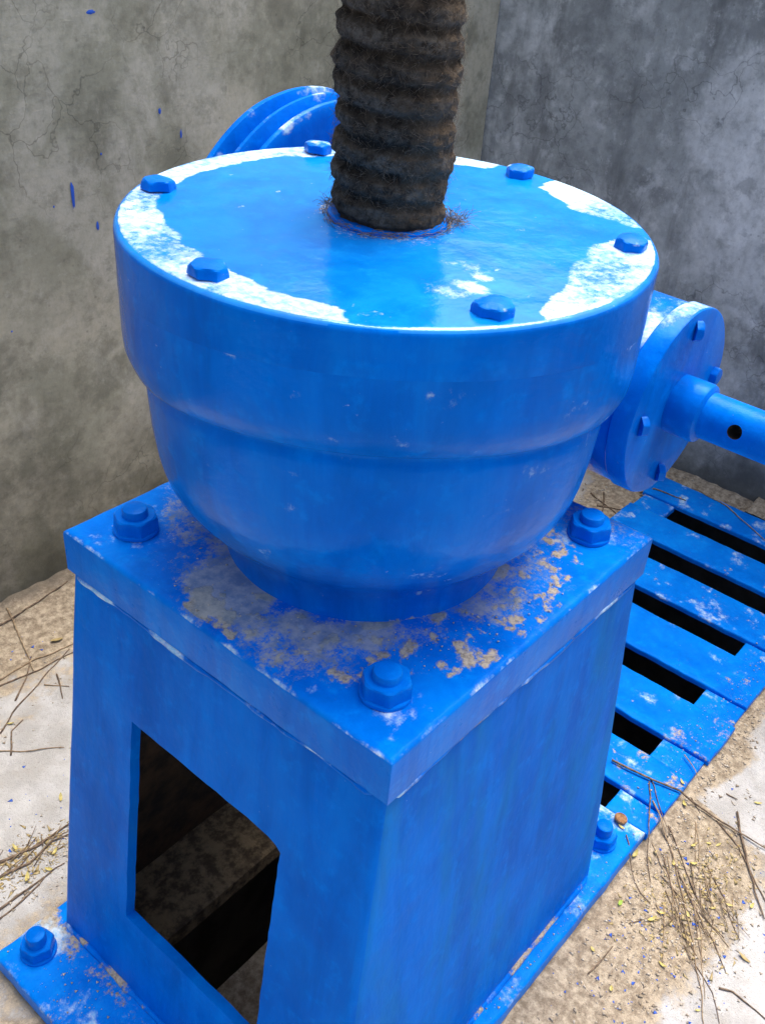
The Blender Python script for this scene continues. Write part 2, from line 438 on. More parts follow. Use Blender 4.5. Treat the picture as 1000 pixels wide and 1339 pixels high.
# pit under the platform
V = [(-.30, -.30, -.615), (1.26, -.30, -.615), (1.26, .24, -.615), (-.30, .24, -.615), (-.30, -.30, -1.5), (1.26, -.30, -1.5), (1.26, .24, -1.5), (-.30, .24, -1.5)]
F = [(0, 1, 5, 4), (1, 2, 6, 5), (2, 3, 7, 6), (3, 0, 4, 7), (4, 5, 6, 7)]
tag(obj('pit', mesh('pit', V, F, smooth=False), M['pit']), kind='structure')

def wall(name, along, m, a0, a1, z0, z1, face, thick, amp=.0022):
    """along='x': face at y=face looking to -y; along='y': face at x=face looking to -x"""
    A = np.arange(a0, a1 + 1e-6, .03); A[-1] = a1
    Z = np.arange(z0, z1 + 1e-6, .03); Z[-1] = z1
    ga, gz_ = np.meshgrid(A, Z, indexing='ij'); ga, gz_ = ga.ravel(), gz_.ravel()
    Q = np.stack([ga, gz_, 0 * ga + (3 if along == 'x' else 8)], 1)
    d = fbm(Q, 3, 4) * amp * 1.6 + fbm(Q, 14, 3) * amp * .5
    n = len(A); k = len(Z); idx = lambda i, j: i * k + j
    f_ = face + d
    V = np.stack([ga, f_, gz_], 1) if along == 'x' else np.stack([f_, ga, gz_], 1)
    F = [(idx(i, j), idx(i + 1, j), idx(i + 1, j + 1), idx(i, j + 1)) for i in range(n - 1) for j in range(k - 1)]
    V = list(map(tuple, V)); low = {}
    def back(q):
        if q not in low:
            low[q] = len(V); v = V[q]
            V.append((v[0], face + thick, v[2]) if along == 'x' else (face + thick, v[1], v[2]))
        return low[q]
    ring = [idx(i, 0) for i in range(n)] + [idx(n - 1, j) for j in range(1, k)] + [idx(i, k - 1) for i in range(n - 2, -1, -1)] + [idx(0, j) for j in range(k - 2, 0, -1)]
    for a, b in zip(ring, ring[1:] + ring[:1]): F.append((b, a, back(a), back(b)))
    F.append(tuple(back(a) for a in ring))
    me = autosmooth(mesh(name, V, F), 50)
    base = ((a0 + a1) / 2, face, z0) if along == 'x' else (face, (a0 + a1) / 2, z0)
    return obj(name, shift(me, base), m, None, base)
WL = wall('concrete_wall', 'x', M['wall_l'], -2.3, 1.278, -.66, .84, .79, .14)
tag(WL, 'brown-grey stained cement wall spotted with blue paint, behind the grooved pulley', 'wall')
WR = wall('concrete_wall', 'y', M['wall_r'], -2.3, .92, -.66, .83, 1.28, .14)
tag(WR, 'cool grey streaked cement wall at the far end of the blue slats', 'wall')
# drips of blue paint on the brown wall
def blob(n=12, th=.0015):
    V = [(0, -th, 0)]; F = []
    for i in range(n):
        a = 2 * math.pi * i / n; r = 1 + .22 * random.uniform(-1, 1)
        V.append((r * math.cos(a) * .5, 0, r * math.sin(a) * .5))
    for i in range(n): F.append((0, 1 + (i + 1) % n, 1 + i))
    return mesh('paint_drip', V, F)
for x, z, wx, hz in ((.213, .055, .003, .004), (.246, .066, .0055, .040), (.449, .122, .004, .014), (.283, .013, .0045, .014), (.41, .161, .005, .009), (.303, .301, .014, .006), (.30, .115, .003, .004), (.12, -.11, .003, .003), (.52, .02, .003, .006)):
    o = obj('paint_drip', blob(), M['fleck'], WL, (x, .7885, z)); o.scale = (wx, 1, hz)

# ================================================================== HOIST
HO = empty('gate_hoist', (0, 0, -.572))
tag(HO, 'blue painted sluice gate hoist, round gearbox bolted on a square pedestal with a side window', 'gate hoist')

# ---- base plate (foot)
def foot_mask(V):
    x, y, z = V.T
    mk = np.zeros((len(V), 3)); Q = V * [1, 1, 0]
    n1 = fbm(Q, 16, 4)
    top = z > -.556
    near = (x < -.24) * (y > .02)
    n5 = fbm(Q + 61, 34, 4)
    mk[:, 1] = np.where(top, .17 + .30 * n1 + .45 * n5 + .34 * near * sstep(.08, .19, y) * sstep(-.30, -.26, x) + .10 * (y < -.20) * sstep(.1, .3, x), 0)
    mk[:, 0] = np.where(top, .26 + .75 * fbm(Q + 7, 26, 4), 0)
    mk[:, 2] = np.where(top, .10 + .35 * n1, 0)
    ins = (x > -.236) & (x < .236) & (y > -.206) & (y < .206)
    mk[ins] = 0
    return mk
bp = slab('base_plate', -.326, .352, -.235, .233, -.573, -.550, .0085, .004, hole=(-.19, .19, -.165, .105),
          zf=lambda x, y: .0010 * fbm(np.stack([x, y, 0 * x], 1), 30, 3), maskf=foot_mask, edge_noise=.0012)
bp.materials.append(M['blue_slat']); bp.materials.append(M['dusty_rust'])
mi = []
for p in bp.polygons:
    c = p.center; mi.append(1 if (-.234 < c.x < .234 and -.204 < c.y < .204) else 0)
bp.polygons.foreach_set('material_index', mi)
BP = obj('base_plate', shift(bp, (0, 0, -.572)), None, HO, (0, 0, -.572))

# ---- pedestal shell with a window in both x faces
TZ, BZ = -.040, -.550
def half(z):
    t = (TZ - z) / (TZ - BZ)
    return .1893 + (.2475 - .1893) * t, .1893 + (.2130 - .1893) * t
zl = [TZ, -.06, -.085, -.11, -.135, -.150, -.160, -.165] + list(np.linspace(-.178, -.418, 21)) + [-.426, -.431, -.437, -.450, -.475, -.50, -.525, BZ]
win_y = [.098, .092, .083] + list(np.linspace(.07, -.07, 12)) + [-.083, -.092, -.098]
def section(z):
    hx, hy = half(z); r = .010
    pts = []
    def corner(cx, cy, a0):
        for k in range(6):
            a = a0 + k * math.pi / 10
            pts.append((cx + r * math.cos(a), cy + r * math.sin(a)))
    # start at -x face, going from +y to -y
    for y in [(hy - r) * .82, .125, .108]: pts.append((-hx, y if y > .1 else .108))
    for y in win_y: pts.append((-hx, y))
    for y in (-.108, -.125, -(hy - r) * .82): pts.append((-hx, y))
    corner(-hx + r, -hy + r, math.pi)
    for k in range(1, 20): pts.append((-(hx - r) + 2 * (hx - r) * k / 20, -hy))
    corner(hx - r, -hy + r, 1.5 * math.pi)
    for y in (-(hy - r) * .82, -.125, -.108): pts.append((hx, y))
    for y in win_y[::-1]: pts.append((hx, y))
    for y in (.108, .125, (hy - r) * .82): pts.append((hx, y))
    corner(hx - r, hy - r, 0)
    for k in range(1, 20): pts.append(((hx - r) - 2 * (hx - r) * k / 20, hy))
    corner(-hx + r, hy - r, .5 * math.pi)
    return pts
secs = [section(z) for z in zl]; n = len(secs[0]); nw = len(win_y)
V = np.array([(x, y, z) for s_, z in zip(secs, zl) for x, y in s_])
c0 = 3 + 0; c1 = 3 + nw - 1
off = 3 + nw + 3 + 6 + 19 + 6 + 3; d0, d1 = off, off + nw - 1
k0 = zl.index(-.165); k1 = zl.index(-.437)
# gentle dents; ragged torch-cut window rim
nrm = fbm(V, 9, 3) * .0014 + fbm(V + 3, 40, 3) * .0005
ax = np.abs(V[:, 0]) - np.array([half(z)[0] for z in V[:, 2]]) > -.003
V[:, 0] += np.where(ax, nrm, 0); V[:, 1] += np.where(~ax, nrm, 0)
for k in range(len(zl)):
    for i in list(range(c0, c1 + 1)) + list(range(d0, d1 + 1)):
        on_b = (k in (k0, k1) and True) or (i in (c0, c1, d0, d1) and k0 <= k <= k1)
        if on_b and k0 <= k <= k1:
            q = V[k * n + i][None]
            V[k * n + i, 1] += float(vnoise(q + 4, 70)[0]) * .0009
            V[k * n + i, 2] += float(vnoise(q + 14, 55)[0]) * (.0022 if k == k1 else .0010)
# the upper corner nearest the pedestal's front edge is cut off at a slant
for i, dz in ((c1, -.011), (c1 - 1, -.006), (c1 - 2, -.002)):
    V[k0 * n + i, 2] += dz
    V[(k0 + 1) * n + i, 2] += dz * .6
F = []
for k in range(len(zl) - 1):
    for i in range(n):
        if k0 <= k < k1 and (c0 <= i < c1 or d0 <= i < d1): continue
        j = (i + 1) % n
        F.append((k * n + i, (k + 1) * n + i, (k + 1) * n + j, k * n + j))
mk = np.zeros((len(V), 3))
side = (V[:, 1] < -.18)
mk[:, 2] = np.where(side, -.02 + .10 * fbm(V * [1, 1, .35], 14, 4), .0)
mk[:, 2] += np.where(side, .28 * sstep(-.47, -.55, V[:, 2]) , 0)
mk[:, 1] = .55 * sstep(-.515, -.55, V[:, 2]) * (.6 + .6 * fbm(V, 25, 3))
me = mesh('pedestal', V, F, np.clip(mk, 0, 1), mats=[M['blue_dusty'], M['rust'], M['blue_film_and_sheen']])
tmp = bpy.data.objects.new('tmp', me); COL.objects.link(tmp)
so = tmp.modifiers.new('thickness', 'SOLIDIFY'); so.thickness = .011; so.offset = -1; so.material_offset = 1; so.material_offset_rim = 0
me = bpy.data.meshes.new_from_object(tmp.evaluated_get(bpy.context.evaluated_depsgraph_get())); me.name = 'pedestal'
bpy.data.objects.remove(tmp)
for p in me.polygons:
    if p.material_index == 0 and p.normal.y < -.75: p.material_index = 2
PED = obj('pedestal', shift(autosmooth(me, 40), (0, 0, BZ)), None, HO, (0, 0, BZ))
# ---- weld beads: pedestal to top plate, pedestal to foot
def bead(name, z, grow, r, parent, chip):
    hx, hy = half(z); hx += grow; hy += grow; rc = .014
    pts = []
    def seg(ax_, ay_, bx, by):
        m_ = max(2, int(math.hypot(bx - ax_, by - ay_) / .006))
        for k in range(m_): pts.append((ax_ + (bx - ax_) * k / m_, ay_ + (by - ay_) * k / m_))
    seg(-hx, hy - rc, -hx, -hy + rc); seg(-hx + rc, -hy, hx - rc, -hy); seg(hx, -hy + rc, hx, hy - rc); seg(hx - rc, hy, -hx + rc, hy)
    m_ = len(pts); Vv = []; Ff = []; q = 7
    for k, (x, y) in enumerate(pts):
        a, b = pts[k - 1], pts[(k + 1) % m_]
        d = Vector((b[0] - a[0], b[1] - a[1], 0)).normalized(); u = Vector((-d.y, d.x, 0))
        pn = np.array([[x, y, z]])
        rr = r * (1 + .45 * float(vnoise(pn, 90)[0]) + .3 * float(vnoise(pn + 5, 22)[0])); zz = z + .0022 * float(vnoise(pn + 9, 26)[0])
        for i in range(q):
            an = 2 * math.pi * i / q
            Vv.append((x + u.x * math.cos(an) * rr, y + u.y * math.cos(an) * rr, zz + math.sin(an) * rr))
    for k in range(m_):
        for i in range(q):
            j = (i + 1) % q; k2 = (k + 1) % m_
            Ff.append((k * q + i, k * q + j, k2 * q + j, k2 * q + i))
    Vv = np.array(Vv); mk = np.zeros((len(Vv), 3))
    mk[:, 0] = np.clip(chip[0] + .9 * fbm(Vv, 30, 3), 0, 1); mk[:, 1] = np.clip(chip[1] + .9 * fbm(Vv + 4, 28, 3), 0, 1)
    me = mesh(name, Vv, Ff, mk)
    return obj(name, shift(me, (0, 0, z)), M['weld'], parent, (0, 0, z))
bead('weld_bead', -.0468, .0004, .0026, PED, (.36, .10))
bead('weld_bead', -.5490, .0012, .0036, PED, (.20, .30))

# ---- top plate
def plate_mask(V):
    x, y, z = V.T; Q = V * [1, 1, 0]
    r = np.hypot(x, y); a = np.degrees(np.arctan2(y, x)) % 360
    top = z > -.004
    n1, n2, n3 = fbm(Q, 14, 4), fbm(Q + 9, 45, 4), fbm(Q + 2, 24, 4)
    mk = np.zeros((len(V), 3))
    film = sstep(.225, .128, r + .045 * n1 + .02 * n2)
    mk[:, 2] = film * (.66 + .7 * n3 + .6 * n2)
    # left quadrant (towards the nut beside the wall) carries a grey cake of dust
    left = sstep(25, 0, np.abs(a - 172))
    mk[:, 2] += left * sstep(.235, .15, r + .04 * n1) * (.55 + .8 * n2)
    n4 = fbm(Q + 31, 78, 5, .7)
    band = sstep(.126, .150, r) * sstep(.215, .185, r) * sstep(105, 75, np.abs(a - 250))
    tan_ = np.clip(band * (.35 + .90 * n4), 0, 1) + .55 * sstep(.010, .002, np.abs(r - .128)) * sstep(95, 60, np.abs(a - 235)) * (.7 + n2)
    tan_ = tan_ + .30 * sstep(.03, .0, np.hypot(x - .125, y + .085)) + .26 * sstep(.03, 0, np.hypot(x + .168, y - .035))
    mk[:, 1] = tan_ + .30 * n2 * film + .40 * left * sstep(.02, .0, np.abs(r - .178)) * (.5 + n2)
    far = (x > .09) * (y < -.03)
    mk[:, 2] += far * sstep(.12, .18, x) * (.35 + .3 * n1)
    mx = np.maximum(np.abs(x), np.abs(y)); mk[:, 0] = .15 + .45 * n2 + .26 * sstep(.1885, .1905, mx) * (z > -.0035)
    for nx_, ny_ in ((-.145, .145), (-.145, -.145), (.145, -.145)):
        dn = np.hypot(x - nx_, y - ny_)
        mk[:, 0] += .22 * sstep(.05, .024, dn) * (.6 + n3)
    mk[~top] = 0
    mk[:, 1] = np.where(top & (mx > .186), mk[:, 1] * .3, mk[:, 1]); lower = (~top)
    
    return mk
def plate_z(x, y):
    Q = np.stack([x, y, 0 * x], 1)
    return .0009 * fbm(Q, 20, 3) + .0008 * np.clip(fbm(Q + 9, 60, 3), 0, 1) * sstep(.21, .14, np.hypot(x, y))
me = slab('top_plate', -.1917, .1917, -.1917, .1917, -.0445, 0, .0032, .0045, zf=plate_z, maskf=plate_mask, edge_noise=.0006)
TP = obj('top_plate', shift(me, (0, 0, -.044)), M['blue_plate'], HO, (0, 0, -.044))

# ---- anchor nuts on the top plate and foot nuts
def stud(name, r, h):
    return revolve(name, [(r, -.002), (r, h - .0022), (r * .93, h - .0006), (r * .80, h), (r * .2, h + .0004)], 28, jit=.0004)
NUT = hexbolt('anchor_nut', .0355, .0165, .003, washer=.0203, jit=.0008, seed=1)
STUD = stud('stud', .0113, .0075)
for x, y, rz in ((-.143, -.1445, .30), (-.1455, .147, .62), (.149, -.146, .1), (.146, .146, .4)):
    nb = obj('anchor_nut', NUT, M['blue_plate'], HO, (x, y, .0004), (0, 0, rz))
    sb = obj('stud', STUD, M['blue_plate'], nb); sb.parent = nb; sb.location = (0, 0, .0165)
FN = hexbolt('foot_nut', .034, .0185, .003, washer=.0205, seed=5)
FS = stud('stud', .0112, .014)
for x, y, rz in ((-.2885, .2005, .2), (.297, -.197, .5), (-.288, -.197, .1), (.297, .2, .3)):
    nb = obj('foot_nut', FN, M['blue'], HO, (x, y, -.5500), (0, 0, rz))
    sb = obj('stud', FS, M['blue']); sb.parent = nb; sb.location = (0, 0, .0185)

# ---- gear housing (bowl and band) and its cover
GC = np.array([.0013, .0034]); CA = math.atan2(-.61, -.79)      # CA: the side the band is shallowest on
NS = 240; th = np.linspace(0, 2 * np.pi, NS, endpoint=False)
cosf = np.clip(np.cos(th - CA), 0, 1)
zstep = .158 + .035 * cosf                                        # cast lip: rises round the front of the bowl
zseam = .238 + .020 * cosf
def ring(r, z):
    z = z + 0 * th; r = r + 0 * th
    return np.stack([GC[0] + r * np.cos(th), GC[1] + r * np.sin(th), z], 1)
rings = []
lift = .035 * cosf
for r, z in ((.1262, -.0012), (.1265, .006), (.1272, .0115), (.1292, .0170), (.1335, .0222), (.1405, .0265), (.1485, .0315), (.1560, .0380), (.1630, .0465), (.1690, .0570), (.1742, .0685), (.1782, .0815), (.1810, .096), (.1828, .11)):
    rings.append(ring(r, z + lift * .80 * float(sstep(0, .045, z)) * (1 - .37 * float(sstep(.06, .12, z)))))
zb = .11 + lift * .50
for t in (.25, .5, .75, .9): rings.append(ring(.1835 + .0030 * t, zb + (zstep - .006 - zb) * t))
rings.append(ring(.1856, zstep - .0065)); rings.append(ring(.1842, zstep - .0030)); rings.append(ring(.1844, zstep - .0004)); rings.append(ring(.1864, zstep + .0010)); rings.append(ring(.1892, zstep + .0026)); rings.append(ring(.1915, zstep + .0048)); rings.append(ring(.1936, zstep + .0076))
lip = zseam - zstep
for t, r in ((.16, .1955), (.20, .1968), (.27, .1988), (.36, .2008), (.52, .2016), (.7, .2016), (.85, .2013)): rings.append(ring(r, zstep + lip * t))
rings.append(ring(.2013, zseam - .0002)); rings.append(ring(.19, zseam - .0001))
V, F = lathe_rings(rings, NS, True, True)
rad = V[:, :2] - GC; rl = np.hypot(*rad.T)[:, None]
V[:, :2] += rad / rl * (fbm(V, 10, 3) * .0011)[:, None]
mk = np.zeros((len(V), 3)); mk[:, 0] = np.clip(.10 + .62 * fbm(V * [1, 1, 2.2], 30, 4), 0, 1)
mk[:, 1] = .55 * sstep(.008, .001, V[:, 2]) * (.7 + fbm(V, 30, 3))
mk[:, 2] = .0 * sstep(.2, 1, np.cos(np.arctan2(rad[:, 1], rad[:, 0]) + math.pi * .30))
me = autosmooth(mesh('gear_housing', V, F, np.clip(mk, 0, 1)), 50)
GH = obj('gear_housing', shift(me, (*GC, 0)), M['blue'], HO, (*GC, 0))

HT = .2907
pts_in = [(-180, .162), (-173, .163), (-158, .170), (-149, .172), (-147, .190), (-144, .215), (-114, .215), (-110, .186), (-101, .168), (-92, .156), (-83, .141), (-72, .148), (-63, .144), (-54, .168), (-51, .205), (-46, .205), (-44, .189), (-34, .160), (-29, .150), (-18, .158), (-8, .166), (-6, .21), (7, .21), (11, .177), (22, .169), (40, .168), (60, .163), (74, .170), (93, .168), (113, .171), (130, .165), (151, .160), (170, .161), (180, .162)]
pa = np.array(pts_in)
rr_list = [.2010, .2012, .2008, .1998, .1985, .1970] + list(np.linspace(.1955, .035, 74))
zz_list = [zseam + .0004, zseam + .0025, None, None, None, None]
rings = [ring(.19, zseam - .0006), ring(.2014, zseam - .0006), ring(.2015, zseam + .0006)]
for t in (.25, .5, .75): rings.append(ring(.2012, zseam + (HT - .0058 - zseam) * t))
for a in np.linspace(0, math.pi / 2, 7): rings.append(ring(.1957 + .0055 * math.cos(a), HT - .0055 + .0055 * math.sin(a)))
for r in np.linspace(.1945, .033, 78): rings.append(ring(r, HT))
NS_ = NS
V, F = lathe_rings(rings, NS, True, True)
rad = V[:, :2] - GC; rl = np.hypot(*rad.T); an = np.degrees(np.arctan2(rad[:, 1], rad[:, 0]))
flat = V[:, 2] > HT - .0005
Q = V * [1, 1, 0]
V[flat, 2] += (fbm(Q, 9, 3) * .0010 + fbm(Q + 3, 30, 3) * .0004)[flat] * sstep(.199, .185, rl[flat])
V[~flat, :2] += (rad / rl[:, None] * (fbm(V, 10, 3) * .0011)[:, None])[~flat]
rin = np.interp(an, pa[:, 0], pa[:, 1])
edge = rl - rin + .006 * fbm(Q, 28, 4) + .004 * fbm(Q + 5, 90, 3)
white = sstep(-.003, .005, edge) * (.62 + .30 * fbm(Q + 11, 18, 4)) * sstep(.2005, .1955, rl) ** .5
white = np.where(flat, white, 0)
white += np.where(flat, .46 * sstep(.38, .62, fbm((Q + 40) * [1, 2.2, 1], 42, 4)), 0)
# scuffs plus painted sky glare, a streaky area between the stem and the front bolts, scattered flakes
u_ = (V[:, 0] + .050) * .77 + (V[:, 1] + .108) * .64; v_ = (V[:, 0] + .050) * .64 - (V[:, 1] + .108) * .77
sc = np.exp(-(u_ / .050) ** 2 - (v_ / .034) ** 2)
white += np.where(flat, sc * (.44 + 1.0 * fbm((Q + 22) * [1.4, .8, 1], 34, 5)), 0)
dustm = np.where(flat, .5 * sstep(.085, .045, rl) * (.4 + fbm(Q + 2, 30, 4)), 0)
grm = np.where(flat, .48 * sstep(.062, .044, rl + .01 * fbm(Q, 40, 3)), 0)
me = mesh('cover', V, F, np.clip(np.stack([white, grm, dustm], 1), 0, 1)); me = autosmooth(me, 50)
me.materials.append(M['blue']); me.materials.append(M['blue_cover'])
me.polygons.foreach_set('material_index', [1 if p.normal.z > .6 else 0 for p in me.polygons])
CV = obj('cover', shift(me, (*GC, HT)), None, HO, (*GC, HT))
for k in range(6):
    a = math.radians(60 * k + 1.0)
    bm_ = hexbolt('cover_bolt', .0225, .0074, .0026, washer=None, dome=.0012, jit=.0016, seed=k * 11)
    cb = bm_.color_attributes['mask']; Vn = np.array([v.co[:] for v in bm_.vertices])
    arr = np.ones((len(Vn), 4), np.float32); arr[:, :3] = 0
    arr[:, 0] = np.clip(.26 + .7 * fbm(Vn + k * 3, 90, 3), 0, 1) * (Vn[:, 2] > .0055)
    cb.data.foreach_set('color', arr.ravel())
    obj('cover_bolt', bm_, M['blue_plate'], CV, (GC[0] + .1800 * math.cos(a), GC[1] + .1800 * math.sin(a), HT), (0, 0, random.uniform(0, 1)))

bu = revolve('bush', [(.040, -.001), (.0452, -.001), (.0454, .0014), (.0446, .0026), (.040, .0028)], 64, jit=.0016)
obj('bush', bu, M['blue'], CV, (*GC, HT))

# ---- worm housing beside the bowl, its end flange, shaft and pulley (axis along y)
AX, AZ = .258, .104
prof = [(.055, .215), (.060, .2148), (.0625, .212), (.064, .16), (.084, .150), (.0905, .146), (.0920, .140), (.0895, -.085), (.0898, -.088), (.0908, -.090), (.0908, -.1336), (.080, -.1338)]
me = revolve('worm_housing', [(r, y) for r, y in prof], 96, 'Y', .0012)
Vn = np.array([v.co[:] for v in me.vertices])
arr = np.ones((len(Vn), 4), np.float32); arr[:, :3] = 0
up_ = sstep(.05, .085, Vn[:, 2])
arr[:, 0] = np.clip(up_ * (.40 + .7 * fbm(Vn, 18, 4)) * sstep(-.07, -.095, Vn[:, 1]), 0, 1)  # sky glare on top of the barrel, painted in as white
me.color_attributes['mask'].data.foreach_set('color', arr.ravel())
WH = obj('worm_housing', me, M['blue'], HO, (AX, 0, AZ))
# cast web between the bowl and the worm barrel
def web():
    n = 40; rings_ = []
    for xx, hz, ly0, ly1 in ((-.150, .062, -.088, .128), (-.118, .066, -.088, .128), (-.075, .074, -.084, .126), (-.030, .083, -.080, .122), (.0, .086, -.078, .12)):
        r = []
        for i in range(n):
            a = 2 * math.pi * i / n; e = 4.0
            c, s_ = math.cos(a), math.sin(a)
            k = (abs(c) ** e + abs(s_) ** e) ** (-1 / e)
            r.append((xx, (ly0 + ly1) / 2 + (ly1 - ly0) / 2 * c * k, hz * s_ * k))
        rings_.append(np.array(r))
    V, F = lathe_rings(rings_, n, True, True)
    return autosmooth(mesh('housing_web', V, F, np.zeros((len(V), 3))), 40)
obj('housing_web', web(), M['blue'], WH, (AX, 0, AZ))
fl = revolve('end_flange', [(.080, -.1335), (.0918, -.1340), (.0930, -.1355), (.0930, -.1525), (.0920, -.1545), (.0895, -.1553), (.06, -.1553), (.030, -.1553)], 96, 'Y', .0008)
Vn = np.array([v.co[:] for v in fl.vertices]); arr = np.ones((len(Vn), 4), np.float32); arr[:, :3] = 0
arr[:, 0] = np.clip(sstep(.07, .09, Vn[:, 2]) * (.38 + .6 * fbm(Vn, 25, 3)) * (Vn[:, 1] > -.153), 0, 1)
fl.color_attributes['mask'].data.foreach_set('color', arr.ravel())
EF = obj('end_flange', fl, M['blue'], WH, (AX, 0, AZ))
FB = hexbolt('flange_bolt', .0165, .0068, .0018, None, .0006, .0007, 3)
for a in (93, 3, 177, 267):
    q = math.radians(a)
    obj('flange_bolt', FB, M['blue'], WH, (AX + .0755 * math.cos(q), -.1552, AZ + .0755 * math.sin(q)), (math.pi / 2, 0, random.uniform(0, 1)))
def shaft_mesh():
    pr = [(.0225, -.150), (.0225, -.1862), (.0222, -.50), (.0205, -.503), (.004, -.503)]
    me = revolve('shaft', pr, 72, 'Y')
    tmp = bpy.data.objects.new('tmp', me); COL.objects.link(tmp)
    cb = bmesh.new(); bmesh.ops.create_cone(cb, cap_ends=True, segments=32, radius1=.0068, radius2=.0068, depth=.08)
    cm = bpy.data.meshes.new('cut'); d = Vector((-.90, 0, .22)).normalized()
    cb.transform(Matrix.Translation((0, -.2215, 0)) @ d.to_track_quat('Z', 'Y').to_matrix().to_4x4()); cb.to_mesh(cm); cb.free()
    cm.materials.append(M['blue']); cm.materials.append(M['black'])
    cm.polygons.foreach_set('material_index', [1] * len(cm.polygons))
    me.materials.append(M['blue']); me.materials.append(M['black'])
    co = bpy.data.objects.new('cut', cm); COL.objects.link(co)
    b = tmp.modifiers.new('b', 'BOOLEAN'); b.operation = 'DIFFERENCE'; b.object = co; b.solver = 'EXACT'
    dg = bpy.context.evaluated_depsgraph_get(); dg.update()
    r = bpy.data.meshes.new_from_object(tmp.evaluated_get(dg)); r.name = 'shaft'
    bpy.data.objects.remove(tmp); bpy.data.objects.remove(co)
    r.color_attributes.remove(r.color_attributes['mask'])
    return autosmooth(r, 32)
SH = obj('shaft', shaft_mesh(), None, HO, (AX, 0, AZ))
cl = revolve('shaft_collar', [(.0228, -.1545), (.0285, -.1548), (.0290, -.1565), (.0288, -.1815), (.0278, -.1842), (.0250, -.1858), (.0229, -.1866)], 64, 'Y', .0004)
obj('shaft_collar', cl, M['blue'], SH, (AX, 0, AZ))
ps = revolve('pulley_shaft', [(.022, .205), (.022, .385), (.020, .387), (.004, .387)], 48, 'Y')
obj('pulley_shaft', ps, M['blue'], HO, (AX, 0, AZ))
# two-groove belt pulley
pp = [(.0235, .285), (.040, .285), (.0415, .287), (.0415, .312), (.045, .3165), (.13, .3165), (.138, .315), (.1405, .311), (.1420, .2965), (.1445, .2940), (.1700, .2925), (.1805, .2928), (.1835, .2945), (.1846, .2975), (.1836, .3005),
      (.1650, .3085), (.1645, .3125), (.1830, .3182), (.1862, .3200), (.1866, .3235), (.1850, .3262), (.1665, .3345), (.1660, .3385), (.1840, .3445), (.1875, .3465), (.1880, .3505), (.1870, .3540), (.1840, .3560), (.1440, .3560), (.1400, .352), (.138, .334), (.045, .333), (.0415, .337), (.0415, .360), (.0235, .361)]
pm = revolve('pulley', pp, 128, 'Y', .0007, cap=False)
Vn = np.array([v.co[:] for v in pm.vertices]); arr = np.ones((len(Vn), 4), np.float32); arr[:, :3] = 0
rl = np.hypot(Vn[:, 0], Vn[:, 2])
arr[:, 0] = np.clip((rl > .178) * (.26 + .8 * fbm(Vn, 40, 4)) * sstep(0, .12, Vn[:, 2]), 0, 1)
pm.color_attributes['mask'].data.foreach_set('color', arr.ravel())
obj('pulley', pm, M['blue'], HO, (AX, 0, AZ))

# ================================================================== SCREW STEM
def stem():
    n = 128; zs = np.concatenate([np.arange(.283, .52, .0011), np.arange(.52, 1.34, .0035)]); pitch = .0192
    t2 = np.linspace(0, 2 * np.pi, n, endpoint=False)
    zz, tt = np.meshgrid(zs, t2, indexing='ij'); zz = zz.ravel(); tt = tt.ravel()
    wob = .0012 * fbm(np.stack([.043 * np.cos(tt), .043 * np.sin(tt), zz], 1) + 33, 45, 3)
    ph = ((zz + wob) / pitch + tt / (2 * np.pi) * 1.0 + .15) % 1
    prof_ = sstep(.10, .62, 1 - np.abs(2 * ph - 1))
    P_ = np.stack([.043 * np.cos(tt), .043 * np.sin(tt), zz], 1)
    r = .0388 + .0046 * prof_ * (1 + .45 * fbm(P_ + 70, 25, 2)) * (1 - .45 * sstep(.2, .9, np.cos(tt - math.atan2(-.9, .30)))) + .0034 * fbm(P_, 65, 5, .62) + .0018 * fbm(P_ + 6, 20, 3)
    r = r + .0022 * fbm(P_ + 40, 190, 3)
    # matted fluff builds up on the side away from the wall corner
    a0 = math.atan2(-.9, .30); fl_ = sstep(.35, .95, np.cos(tt - a0))
    r = r + fl_ * (.0018 + .0024 * fbm(P_ + 15, 75, 3)) * sstep(.315, .34, zz)
    lump = np.exp(-((zz - .395) / .010) ** 2) * sstep(.75, .98, np.cos(tt - math.atan2(.85, -.45))) * .005
    r = r + lump
    lean = (zz - .29) * .030
    V = np.stack([GC[0] - .0006 + r * np.cos(tt) + lean * .2, GC[1] - .001 + r * np.sin(tt) + lean, zz], 1)
    F = []
    for k in range(len(zs) - 1):
        b0, b1 = k * n, (k + 1) * n
        for i in range(n):
            j = (i + 1) % n; F.append((b0 + i, b0 + j, b1 + j, b1 + i))
    F.append(tuple((len(zs) - 1) * n + i for i in range(n)))
    mk = np.zeros((len(V), 3)); mk[:, 0] = np.clip(.16 + .45 * fl_ + .3 * fbm(P_ + 3, 35, 3), 0, 1); mk[:, 1] = prof_ * np.clip(.55 + fbm(P_ + 9, 50, 3), 0, 1)
    return mesh('screw_stem', V, F, mk), V, n, len(zs)
sm, SV, sn, srows = stem()
ST = obj('screw_stem', shift(sm, (*GC, .283)), M['stem'], None, (*GC, .283))
tag(ST, 'dark ribbed screw stem furred with brown lint, standing up through the blue gearbox cover', 'screw stem')
